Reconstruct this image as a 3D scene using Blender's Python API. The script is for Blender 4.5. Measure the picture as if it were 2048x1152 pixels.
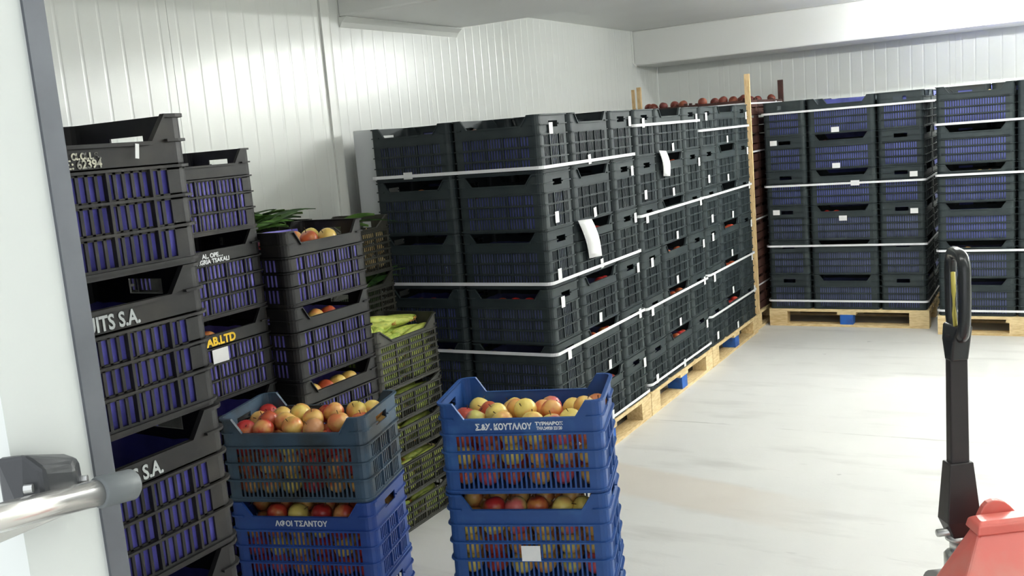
import bpy, math, random
from mathutils import Vector, Matrix
random.seed(7)
for o in list(bpy.data.objects): bpy.data.objects.remove(o)
SC = bpy.context.scene
COL = SC.collection
# ------------------------------------------------------------------ camera
F_PX = 1950.05
cam_h = 1.7327
R = ((0.87046273, 0.00333086, -0.49222306), (0.48521466, -0.17408287, 0.85689083), (-0.08283341, -0.98472537, -0.15314883))
cd = bpy.data.cameras.new('camera'); cam = bpy.data.objects.new('camera', cd); COL.objects.link(cam)
cd.sensor_width = 36.0; cd.lens = F_PX / 2048 * 36.0; cd.clip_start = 0.05
cam.matrix_world = Matrix(((R[0][0], -R[0][1], -R[0][2], 0), (R[1][0], -R[1][1], -R[1][2], 0), (R[2][0], -R[2][1], -R[2][2], cam_h), (0, 0, 0, 1)))
SC.camera = cam
# ------------------------------------------------------------------ world + exposure + lamps
w = bpy.data.worlds.new('world'); SC.world = w; w.use_nodes = True
w.node_tree.nodes['Background'].inputs[0].default_value = (0.93, 0.97, 1.0, 1)
w.node_tree.nodes['Background'].inputs[1].default_value = 0.58
SC.view_settings.view_transform = 'Standard'; SC.view_settings.look = 'None'
SC.view_settings.exposure = 1.42; SC.view_settings.gamma = 1.0; SC.view_settings.use_curve_mapping = False
LAMP_Z = 2.525                     # fluorescent battens under the ceiling: x, y of each (tubes built further down)
LAMPS = [(-0.25, 8.3, 2.5), (1.55, 8.3, 2.5), (3.35, 8.3, 2.2), (-0.75, 6.15, 1.15), (1.1, 6.15, 1.15), (3.0, 6.15, 1.0), (-0.9, 2.7, 0.32), (1.0, 2.7, 0.50), (2.9, 2.7, 0.50)]
TUBE_POWER = 34.0

# ------------------------------------------------------------------ materials
def srgb(r, g, b):
    f = lambda c: (c / 255) / 12.92 if c / 255 <= 0.04045 else ((c / 255 + 0.055) / 1.055) ** 2.4
    return (f(r), f(g), f(b))
def mat(name, col, rough=0.5, metal=0.0, var=0.0, var_scale=8.0, col2=None, thr=(0.45, 0.7), bump=0.0, bump_scale=60.0, spec=0.5, coat=0.0, per_object=0.0, stretch=None):
    m = bpy.data.materials.new(name); m.use_nodes = True; nt = m.node_tree; b = nt.nodes['Principled BSDF']
    b.inputs['Base Color'].default_value = (*col, 1); b.inputs['Roughness'].default_value = rough; b.inputs['Metallic'].default_value = metal
    b.inputs['Specular IOR Level'].default_value = spec; b.inputs['Coat Weight'].default_value = coat
    tc = nt.nodes.new('ShaderNodeTexCoord'); src = tc.outputs['Object']
    if stretch:
        mp = nt.nodes.new('ShaderNodeMapping'); mp.inputs['Scale'].default_value = stretch; nt.links.new(src, mp.inputs[0]); src = mp.outputs[0]
    outc = None
    if col2 is not None or var > 0:
        n = nt.nodes.new('ShaderNodeTexNoise'); n.inputs['Scale'].default_value = var_scale; n.inputs['Detail'].default_value = 5
        oi = nt.nodes.new('ShaderNodeObjectInfo')
        ad = nt.nodes.new('ShaderNodeVectorMath'); ad.operation = 'ADD'
        sc = nt.nodes.new('ShaderNodeVectorMath'); sc.operation = 'SCALE'; sc.inputs['Scale'].default_value = 1.0
        nt.links.new(oi.outputs['Location'], sc.inputs[0]); nt.links.new(src, ad.inputs[0]); nt.links.new(sc.outputs[0], ad.inputs[1]); nt.links.new(ad.outputs[0], n.inputs['Vector'])
        ra = nt.nodes.new('ShaderNodeMapRange'); ra.inputs[1].default_value = thr[0]; ra.inputs[2].default_value = thr[1]
        nt.links.new(n.outputs['Fac'], ra.inputs[0])
        mx = nt.nodes.new('ShaderNodeMix'); mx.data_type = 'RGBA'
        c2 = col2 if col2 is not None else tuple(c * (1 - var) for c in col)
        mx.inputs[6].default_value = (*col, 1); mx.inputs[7].default_value = (*c2, 1)
        fac = ra.outputs[0]
        if per_object > 0:
            m1 = nt.nodes.new('ShaderNodeMath'); m1.operation = 'MULTIPLY_ADD'; m1.inputs[1].default_value = per_object * 2; m1.inputs[2].default_value = -per_object
            m2 = nt.nodes.new('ShaderNodeMath'); m2.operation = 'ADD'; m2.use_clamp = True
            nt.links.new(oi.outputs['Random'], m1.inputs[0]); nt.links.new(m1.outputs[0], m2.inputs[0]); nt.links.new(fac, m2.inputs[1]); fac = m2.outputs[0]
        nt.links.new(fac, mx.inputs[0]); nt.links.new(mx.outputs[2], b.inputs['Base Color'])
    if bump > 0:
        n2 = nt.nodes.new('ShaderNodeTexNoise'); n2.inputs['Scale'].default_value = bump_scale; n2.inputs['Detail'].default_value = 4
        bp = nt.nodes.new('ShaderNodeBump'); bp.inputs['Strength'].default_value = bump; bp.inputs['Distance'].default_value = 0.01
        nt.links.new(src, n2.inputs['Vector']); nt.links.new(n2.outputs['Fac'], bp.inputs['Height']); nt.links.new(bp.outputs[0], b.inputs['Normal'])
    return m
M = {}
M['panel'] = mat('white_coated_steel', (0.83, 0.85, 0.815), 0.24, var=0.03, var_scale=1.2)
M['beam'] = mat('white_cladding', (0.84, 0.85, 0.82), 0.34, var=0.04, var_scale=1.5)
M['trim'] = mat('white_trim', (0.80, 0.815, 0.775), 0.3)
M['jamb'] = mat('jamb_white', (0.66, 0.69, 0.66), 0.4, var=0.05, var_scale=3)
M['alu'] = mat('dull_aluminium', (0.15, 0.16, 0.18), 0.42, 0.55, var=0.25, var_scale=6)
M['chrome'] = mat('brushed_steel', (0.80, 0.79, 0.76), 0.24, 0.9)
M['handle_black'] = mat('handle_black_plastic', (0.035, 0.038, 0.042), 0.32, bump=0.05)
M['cap_grey'] = mat('grey_cap_plastic', (0.13, 0.145, 0.15), 0.5)
M['black'] = mat('black_crate_plastic', srgb(25, 24, 26), 0.52, spec=0.35, col2=srgb(54, 50, 45), thr=(0.52, 0.82), var_scale=7)
M['green_black'] = mat('dark_green_black_plastic', srgb(41, 50, 53), 0.56, spec=0.35, col2=srgb(54, 62, 63), thr=(0.45, 0.75), var_scale=9, per_object=0.25)
M['veg_black'] = mat('charcoal_crate_plastic', srgb(52, 52, 46), 0.5, col2=srgb(78, 76, 66), thr=(0.5, 0.8), var_scale=8)
M['blue'] = mat('blue_crate_plastic', srgb(32, 74, 138), 0.45, col2=srgb(56, 102, 160), thr=(0.55, 0.8), var_scale=10)
M['old_blue'] = mat('faded_slate_blue_plastic', srgb(60, 82, 102), 0.45, col2=srgb(52, 58, 62), thr=(0.42, 0.62), var_scale=6)
M['deep_blue'] = mat('deep_blue_plastic', srgb(34, 66, 138), 0.42, col2=srgb(44, 82, 150), thr=(0.5, 0.8), var_scale=9)
M['brown'] = mat('dark_brown_crate', srgb(62, 36, 30), 0.6, col2=srgb(88, 52, 42), thr=(0.45, 0.75), var_scale=9, per_object=0.2)
M['purple'] = mat('violet_paper_liner', srgb(146, 138, 232), 0.6, col2=srgb(122, 114, 214), var_scale=14)
M['purple_dim'] = mat('indigo_paper_liner', srgb(84, 80, 168), 0.6, col2=srgb(60, 58, 132), var_scale=12)
M['navy'] = mat('navy_paper_liner', srgb(96, 102, 150), 0.65, col2=srgb(78, 82, 128), var_scale=10, per_object=0.3)
M['violet_navy'] = mat('bluish_paper_liner', srgb(92, 98, 176), 0.65, col2=srgb(72, 78, 140), var_scale=10, per_object=0.3)
M['wood'] = mat('pallet_wood', srgb(226, 203, 156), 0.7, col2=srgb(196, 166, 116), thr=(0.4, 0.7), var_scale=6, stretch=(3, 14, 14), per_object=0.25, bump=0.15, bump_scale=30)
M['wood_lath'] = mat('lath_wood', srgb(224, 194, 146), 0.7, col2=srgb(196, 160, 108), var_scale=8, stretch=(12, 12, 2))
M['blue_block'] = mat('blue_painted_block', srgb(30, 92, 176), 0.6, col2=srgb(40, 70, 130), var_scale=20)
M['strap'] = mat('white_strapping', (0.80, 0.80, 0.82), 0.35)
M['paper'] = mat('white_paper', (0.82, 0.82, 0.82), 0.7, var=0.08, var_scale=9)
M['white_print'] = mat('white_print', (0.82, 0.83, 0.84), 0.6)
M['grey_print'] = mat('grey_print', (0.42, 0.44, 0.44), 0.6)
M['worn_print'] = mat('worn_cream_print', (0.55, 0.53, 0.42), 0.6, col2=(0.12, 0.12, 0.11), thr=(0.45, 0.6), var_scale=60)
M['yellow_print'] = mat('yellow_print', srgb(240, 196, 30), 0.6)
M['foam'] = mat('white_board', (0.72, 0.74, 0.76), 0.6)
M['apple_yellow'] = mat('yellow_apple_skin', srgb(236, 210, 112), 0.35, col2=srgb(222, 120, 74), thr=(0.45, 0.72), var_scale=14, per_object=0.35, coat=0.15)
M['apple_blush'] = mat('blush_apple_skin', srgb(232, 186, 106), 0.35, col2=srgb(206, 70, 52), thr=(0.38, 0.62), var_scale=16, per_object=0.4, coat=0.15)
M['apple_red'] = mat('red_apple_skin', srgb(176, 44, 42), 0.35, col2=srgb(214, 150, 74), thr=(0.55, 0.75), var_scale=14, per_object=0.3, coat=0.15)
M['apple_pink'] = mat('pink_apple_skin', srgb(214, 88, 98), 0.35, col2=srgb(210, 200, 110), thr=(0.46, 0.66), var_scale=13, per_object=0.45, coat=0.15)
M['fruit_dark'] = mat('dark_red_fruit', srgb(104, 42, 34), 0.5, col2=srgb(150, 84, 58), thr=(0.5, 0.75), var_scale=12, per_object=0.3)
M['stem'] = mat('apple_stem', srgb(78, 56, 30), 0.8)
M['cob'] = mat('corn_husk', srgb(214, 220, 112), 0.55, col2=srgb(160, 186, 76), thr=(0.4, 0.65), var_scale=18, stretch=(2, 10, 10), per_object=0.4)
M['cob_tip'] = mat('corn_silk', srgb(206, 158, 78), 0.8, col2=srgb(150, 96, 50), var_scale=40)
M['leaf'] = mat('dark_green_leaf', srgb(58, 92, 44), 0.5, col2=srgb(36, 62, 30), var_scale=18, per_object=0.3)
M['leaf_light'] = mat('fresh_green_leaf', srgb(96, 134, 62), 0.5, col2=srgb(66, 104, 46), var_scale=18, per_object=0.3)
M['onion'] = mat('pale_onion_skin', srgb(226, 206, 150), 0.5, col2=srgb(196, 158, 100), var_scale=20, stretch=(8, 8, 2), per_object=0.3)
M['red_paint'] = mat('faded_red_paint', srgb(222, 112, 102), 0.33, col2=srgb(214, 136, 124), thr=(0.4, 0.7), var_scale=7)
M['jack_black'] = mat('black_painted_steel', srgb(40, 36, 38), 0.4, bump=0.03)
M['grip_black'] = mat('black_rubber_grip', (0.018, 0.02, 0.022), 0.22)
M['steel'] = mat('galvanised_steel', (0.62, 0.63, 0.62), 0.3, 0.8)
M['lever'] = mat('yellow_lever', srgb(206, 192, 92), 0.4)
M['rubber'] = mat('grey_wheel', (0.3, 0.3, 0.29), 0.6)
M['bag'] = mat('white_plastic_bag', (0.75, 0.76, 0.78), 0.35)
def emis(k):
    m = bpy.data.materials.new('lit_tube'); m.use_nodes = True; b = m.node_tree.nodes['Principled BSDF']
    b.inputs['Emission Color'].default_value = (0.98, 1, 0.97, 1); b.inputs['Emission Strength'].default_value = TUBE_POWER * k; return m
def floor_mat():
    m = bpy.data.materials.new('pale_concrete'); m.use_nodes = True; nt = m.node_tree; b = nt.nodes['Principled BSDF']; N = nt.nodes.new; L = nt.links.new
    geo = N('ShaderNodeNewGeometry'); sep = N('ShaderNodeSeparateXYZ'); L(geo.outputs['Position'], sep.inputs[0])
    def noise(scale, detail, stretch=None, rough=0.55):
        n = N('ShaderNodeTexNoise'); n.inputs['Scale'].default_value = scale; n.inputs['Detail'].default_value = detail; n.inputs['Roughness'].default_value = rough
        if stretch:
            mp = N('ShaderNodeMapping'); mp.inputs['Scale'].default_value = stretch; L(geo.outputs['Position'], mp.inputs[0]); L(mp.outputs[0], n.inputs['Vector'])
        else: L(geo.outputs['Position'], n.inputs['Vector'])
        return n.outputs['Fac']
    def mr(v, a, b_, c, d):
        r = N('ShaderNodeMapRange'); r.inputs[1].default_value = a; r.inputs[2].default_value = b_; r.inputs[3].default_value = c; r.inputs[4].default_value = d; L(v, r.inputs[0]); return r.outputs[0]
    def mth(op, a, c):
        n = N('ShaderNodeMath'); n.operation = op
        for k, v in enumerate((a, c)):
            if isinstance(v, (int, float)): n.inputs[k].default_value = v
            else: L(v, n.inputs[k])
        return n.outputs[0]
    def mixc(fac, a, c):
        n = N('ShaderNodeMix'); n.data_type = 'RGBA'; L(fac, n.inputs[0])
        if isinstance(a, tuple): n.inputs[6].default_value = (*a, 1)
        else: L(a, n.inputs[6])
        n.inputs[7].default_value = (*c, 1); return n.outputs[2]
    c = mixc(mr(noise(0.9, 5), 0.35, 0.7, 0, 1), (0.67, 0.665, 0.64), (0.61, 0.605, 0.585))
    c = mixc(mr(noise(3.0, 6, (0.5, 2.2, 1)), 0.54, 0.74, 0, 0.7), c, (0.48, 0.47, 0.45))
    c = mixc(mr(noise(14, 3, (0.35, 2.0, 1)), 0.68, 0.76, 0, 0.6), c, (0.46, 0.45, 0.44))
    # scattered dark scuffs
    c = mixc(mr(noise(9, 2), 0.74, 0.78, 0, 0.5), c, (0.33, 0.32, 0.31))
    # dried tan spill in front of the first pallet
    wob = mr(noise(5, 3), 0.0, 1.0, -0.10, 0.10)
    sx = mth('ADD', sep.outputs[0], wob); sy = mth('ADD', sep.outputs[1], mth('MULTIPLY', sep.outputs[0], 0.22)); sy = mth('ADD', sy, mth('MULTIPLY', wob, 0.35))
    e1 = mr(sx, -0.85, -1.35, 0, 1); e2 = mr(sx, -2.5, -2.3, 0, 1)
    e3 = mr(sy, 3.66, 3.72, 0, 1); e4 = mr(sy, 4.08, 4.03, 0, 1)
    st = mth('MULTIPLY', mth('MULTIPLY', e1, e2), mth('MULTIPLY', e3, e4))
    c = mixc(mth('MULTIPLY', st, 0.8), c, (0.60, 0.55, 0.49))
    # saw-cut joint
    jy = mth('ADD', sep.outputs[1], mr(noise(1.5, 4), 0, 1, -0.03, 0.03)); jd = mth('ABSOLUTE', mth('SUBTRACT', jy, 5.26), 0.0)
    c = mixc(mth('MULTIPLY', mr(jd, 0.003, 0.010, 1, 0), mr(noise(2.3, 3), 0.42, 0.6, 0.0, 0.7)), c, (0.36, 0.35, 0.33))
    L(c, b.inputs['Base Color'])
    L(mr(noise(4, 4), 0.3, 0.7, 0.42, 0.6), b.inputs['Roughness'])
    bp = N('ShaderNodeBump'); bp.inputs['Strength'].default_value = 0.06; bp.inputs['Distance'].default_value = 0.01; L(noise(70, 4), bp.inputs['Height']); L(bp.outputs[0], b.inputs['Normal'])
    return m
M['floor'] = floor_mat()

# ------------------------------------------------------------------ mesh helpers
class MB:
    def __init__(s): s.v = []; s.f = []
    def box(s, x0, x1, y0, y1, z0, z1):
        n = len(s.v); s.v += [(x0, y0, z0), (x1, y0, z0), (x1, y1, z0), (x0, y1, z0), (x0, y0, z1), (x1, y0, z1), (x1, y1, z1), (x0, y1, z1)]
        s.f += [tuple(n + k for k in q) for q in ((0, 3, 2, 1), (4, 5, 6, 7), (0, 1, 5, 4), (1, 2, 6, 5), (2, 3, 7, 6), (3, 0, 4, 7))]; return s
    def cbox(s, c, d): return s.box(c[0] - d[0] / 2, c[0] + d[0] / 2, c[1] - d[1] / 2, c[1] + d[1] / 2, c[2] - d[2] / 2, c[2] + d[2] / 2)
    def loops(s, loops, closed=True, cap0=True, cap1=True):
        n = len(s.v); k = len(loops[0])
        for l in loops: s.v += [tuple(p) for p in l]
        for i in range(len(loops) - 1):
            for j in range(k if closed else k - 1):
                a = n + i * k + j; b = n + i * k + (j + 1) % k; s.f.append((a, b, b + k, a + k))
        if cap0: s.f.append(tuple(n + j for j in reversed(range(k))))
        if cap1: s.f.append(tuple(n + (len(loops) - 1) * k + j for j in range(k)))
        return s
    def torus_loops(s, loops):                      # loops joined end to end
        n = len(s.v); k = len(loops[0]); m = len(loops)
        for l in loops: s.v += [tuple(p) for p in l]
        for i in range(m):
            for j in range(k):
                a = n + i * k + j; b = n + i * k + (j + 1) % k; c = n + ((i + 1) % m) * k + (j + 1) % k; d = n + ((i + 1) % m) * k + j
                s.f.append((a, b, c, d))
        return s
    def prism(s, poly, axis, a, b):                 # poly in the two other axes
        def P(p, t): return {0: (t, p[0], p[1]), 1: (p[0], t, p[1]), 2: (p[0], p[1], t)}[axis]
        return s.loops([[P(p, a) for p in poly], [P(p, b) for p in poly]])
    def tube(s, pts, rad, n=10, closed=False, flat=1.0, up=(0.013, 0.02, 1)):
        pts = [Vector(p) for p in pts]; L = []
        m = len(pts); up = Vector(up).normalized()
        for i, p in enumerate(pts):
            t = (pts[(i + 1) % m] - pts[i - 1]) if closed else (pts[min(i + 1, m - 1)] - pts[max(i - 1, 0)])
            t.normalize(); a = t.cross(up)
            if a.length < 0.15: a = t.cross(Vector((0, 1, 0.1)))
            a.normalize(); b = t.cross(a); r = rad[i] if isinstance(rad, (list, tuple)) else rad
            L.append([p + a * (r * math.cos(q * 2 * math.pi / n)) + b * (r * flat * math.sin(q * 2 * math.pi / n)) for q in range(n)])
        return s.torus_loops(L) if closed else s.loops(L)
    def lathe(s, prof, n=16, c=(0, 0, 0)):
        return s.loops([[(c[0] + r * math.cos(q * 2 * math.pi / n), c[1] + r * math.sin(q * 2 * math.pi / n), c[2] + z) for q in range(n)] for r, z in prof])
    def mesh(s, name, m, smooth=False):
        me = bpy.data.meshes.new(name); me.from_pydata([tuple(p) for p in s.v], [], s.f); me.materials.append(m)
        me.validate(); me.update()
        if smooth: me.polygons.foreach_set('use_smooth', [True] * len(me.polygons))
        return me
def fixn(me):
    import bmesh
    bm = bmesh.new(); bm.from_mesh(me); bmesh.ops.recalc_face_normals(bm, faces=bm.faces); bm.to_mesh(me); bm.free(); return me
def link(name, me, parent=None, loc=(0, 0, 0), rot=(0, 0, 0)):
    o = bpy.data.objects.new(name, me); COL.objects.link(o); o.location = loc; o.rotation_euler = rot
    if parent is not None: o.parent = parent
    return o
def tag(o, label, cat, group=None, kind=None):
    o['label'] = label; o['category'] = cat
    if group: o['group'] = group
    if kind: o['kind'] = kind
    return o
def empty(name, loc, rz=0):
    o = bpy.data.objects.new(name, None); COL.objects.link(o); o.location = loc; o.rotation_euler = (0, 0, rz); o.empty_display_size = 0.1; return o
def struct(name, me, label, cat):
    o = link(name, me); o['kind'] = 'structure'; o['label'] = label; o['category'] = cat; return o
def bevel(o, w, seg=2):
    b = o.modifiers.new('bevel', 'BEVEL'); b.width = w; b.segments = seg; b.limit_method = 'ANGLE'; return o
ORD = ['lowest', 'second', 'third', 'fourth', 'fifth', 'sixth', 'seventh', 'eighth', 'ninth', 'tenth', 'eleventh', 'twelfth']
def tier(i, n): return 'bottom' if i == 0 else ('top' if i == n - 1 else ORD[i])

# ------------------------------------------------------------------ room
XW, XN, YB, ZC, XR = -3.46, -3.335, 9.22, 2.59, 5.2
YF0, YF1 = 0.553, 0.644            # front wall with the doorway the camera looks through
JX = -0.9
struct('floor', MB().box(XW - 0.1, XR + 0.1, -2.2, YB + 0.1, -0.12, 0).mesh('floor', M['floor']), 'pale worn concrete floor with faint stains', 'floor')
struct('ceiling', MB().box(XW - 0.1, XR + 0.1, YF0, YB + 0.1, ZC, ZC + 0.1).mesh('ceiling', M['beam']), 'white panelled cold room ceiling', 'ceiling')
def ribbed_panel(width, height, depth=0.03, pitch=0.1, g=0.0011):
    prof = [(0.0, -0.0025), (0.0015, 0.0)]
    k = pitch / 2
    while k < width - 0.02:
        prof += [(k - 0.009, 0.0), (k - 0.003, -g), (k + 0.003, -g), (k + 0.009, 0.0)]; k += pitch
    prof += [(width - 0.0015, 0.0), (width, -0.0025)]
    mb = MB(); n = len(prof)                     # local: x along, y outward (0 = face), z up
    mb.v += [(p[0], p[1], 0) for p in prof] + [(p[0], p[1], height) for p in prof]
    for i in range(n - 1): mb.f.append((i, i + 1, n + i + 1, n + i))
    b = len(mb.v); mb.v += [(0, -depth, 0), (width, -depth, 0), (0, -depth, height), (width, -depth, height)]
    mb.f += [(b, b + 2, b + 3, b + 1), (0, n, b + 2, b), (n - 1, b + 1, b + 3, 2 * n - 1)]
    return fixn(mb.mesh('wall_panel', M['panel']))
PANEL = ribbed_panel(1.0, ZC)
def panels(wall, origin, rz, length):
    k = 0.0
    while k < length - 0.01:
        wdt = min(1.0, length - k); me = PANEL if wdt > 0.999 else ribbed_panel(wdt, ZC)
        d = Matrix.Rotation(rz, 3, 'Z') @ Vector((k, 0, 0)); link('panel', me, wall, (origin[0] + d.x, origin[1] + d.y, 0), (0, 0, rz)); k += 1.0
wl = struct('wall_left', MB().box(XW - 0.1, XW - 0.03, 3.9, YB + 0.1, 0, ZC).box(XW - 0.1, XN - 0.03, YF1, 4.05, 0, ZC).mesh('wall_left', M['panel']), 'white ribbed insulated panel wall with a shallow step beside the crate stacks', 'wall')
# panel local +y is the face normal; rz=-90deg turns +y to +x and +x to -y
panels(wl, (XN, 4.055, 0), -math.pi / 2, 4.055 - YF1)
panels(wl, (XW, YB, 0), -math.pi / 2, YB - 4.06)
wb = struct('wall_back', MB().box(XW, XR + 0.1, YB + 0.03, YB + 0.1, 0, ZC).mesh('wall_back', M['panel']), 'ribbed white panel wall behind the far pallets', 'wall')
panels(wb, (XR, YB, 0), math.pi, XR - XW)
wr = struct('wall_right', MB().box(XR + 0.03, XR + 0.1, YF1, YB, 0, ZC).mesh('wall_right', M['panel']), 'white ribbed panel wall on the far side of the floor', 'wall')
panels(wr, (XR, YF1, 0), math.pi / 2, YB - YF1)
fw = MB().box(XW - 0.1, JX, YF0, YF1 - 0.004, 0, ZC + 0.1).box(1.6, XR + 0.1, YF0, YF1 - 0.004, 0, ZC + 0.1).box(JX, 1.6, YF0, YF1 - 0.004, 2.35, ZC + 0.1)
struct('wall_front', fw.mesh('wall_front', M['jamb']), 'thick white doorway wall with a grey metal edge', 'wall')
# rounded corner of the wall step
pts = [(XN - 0.115, 4.055)]
pts += [(XN + 0.012, 4.055)]
for q in range(7):
    a = q / 6 * math.pi / 2; pts.append((XN - 0.043 + 0.055 * math.cos(a), 4.105 + 0.055 * math.sin(a)))
pts += [(XN - 0.115, 4.16)]
struct('trim_1', fixn(MB().prism(pts, 2, 0, ZC).mesh('corner_trim', M['trim'])), 'rounded white corner trim at the step in the left wall', 'trim')
# beams
B1Y0, B1Y1, B1Z = 4.37, 5.57, 2.455
def beam(name, y0, y1, z0, label):
    o = struct(name, MB().box(XW, XR, y0, y1, z0, ZC).mesh(name, M['beam']), label, 'beam'); bevel(o, 0.012); return o
beam('ceiling_beam_1', B1Y0, B1Y1, B1Z, 'wide white clad ceiling beam nearest the wall step')
beam('ceiling_beam_2', 8.62, YB, 2.277, 'deep white ceiling beam above the far pallets')
cv = MB()
for (y0, y1, z) in ((B1Y0, B1Y1, B1Z),):
    cv.prism([(XW, z - 0.055), (XW + 0.004, z - 0.055), (XW + 0.02, z - 0.03), (XW + 0.05, z - 0.006), (XW + 0.05, z - 0.001), (XW, z - 0.001)], 1, y0, y1)
struct('trim_2', fixn(cv.mesh('cove_trim', M['trim'])), 'white cove strip where the near beam meets the left wall', 'trim')
cv3 = MB().prism([(XW, 2.27), (XW + 0.03, 2.27), (XW + 0.03, 2.278), (XW + 0.008, 2.30), (XW + 0.008, ZC - 0.001), (XW, ZC - 0.001)], 1, 8.585, 8.619)
struct('trim_3', fixn(cv3.mesh('corner_trim', M['trim'])), 'slim white corner trim between left wall and far beam', 'trim')
# metal edge on the doorway
struct('trim_4', MB().box(JX - 0.05, JX + 0.004, YF1 - 0.004, YF1 + 0.020, 0, 2.33).mesh('jamb_edge', M['alu']), 'dull grey metal strip edging the doorway', 'trim')
# release handle on the doorway jamb
hd = empty('door_handle', (JX, 0.60, 1.43)); tag(hd, 'steel lever handle with grey end cap and black bracket on the doorway', 'handle')
def hp(name, mb, m, smooth=True, bv=0.0):
    o = link(name, fixn(mb.mesh(name, m, smooth)), hd, (-hd.location.x, -hd.location.y, -hd.location.z))
    if bv: bevel(o, bv)
    return o
hp('lever_bar', MB().tube([(-0.842, 0.34, 1.452), (-0.842, 0.48, 1.432), (-0.842, 0.602, 1.415)], 0.0135, 20), M['chrome'])
hp('end_cap', MB().tube([(-0.842, 0.600, 1.4152), (-0.842, 0.602, 1.415), (-0.842, 0.640, 1.4095), (-0.842, 0.643, 1.409)], [0.0150, 0.0162, 0.0162, 0.0135], 20), M['cap_grey'])
blk = MB().loops([[(-0.899, 0.535, 1.402), (-0.899, 0.612, 1.397), (-0.899, 0.612, 1.448), (-0.899, 0.535, 1.468)], [(-0.868, 0.535, 1.404), (-0.868, 0.606, 1.400), (-0.868, 0.604, 1.448), (-0.868, 0.545, 1.472)], [(-0.852, 0.552, 1.424), (-0.852, 0.588, 1.418), (-0.852, 0.588, 1.446), (-0.852, 0.552, 1.456)]])
b_ = hp('bracket', blk, M['handle_black'], False, 0.005)
sc1 = link('screw', fixn(MB().tube([(-0.864, 0.598, 1.427), (-0.858, 0.603, 1.427)], 0.0045, 12).mesh('screw', M['steel'], False)), b_)
link('screw', sc1.data, b_, (0.0, -0.059, 0.012))
hp('mount_plate', MB().box(-0.8995, -0.897, 0.525, 0.62, 1.385, 1.412), M['steel'], False, 0.002)

# lamps' housings (above the picture, seen only in reflections)
hous = MB().box(-0.75, 0.75, -0.026, 0.026, 0.03, ZC - LAMP_Z - 0.001).mesh('lamp_housing', M['trim'])
TUBES = {k: MB().tube([(-0.72, 0, 0), (0.72, 0, 0)], 0.019, 12).mesh('lamp_tube', emis(k), True) for k in sorted({l[2] for l in LAMPS})}
for i, (x, y, k) in enumerate(LAMPS):
    o = empty('ceiling_lamp', (x, y, LAMP_Z)); tag(o, 'long white fluorescent ceiling lamp', 'lamp', 'ceiling lamps')
    link('housing', hous, o); link('tube', TUBES[k], o)

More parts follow.
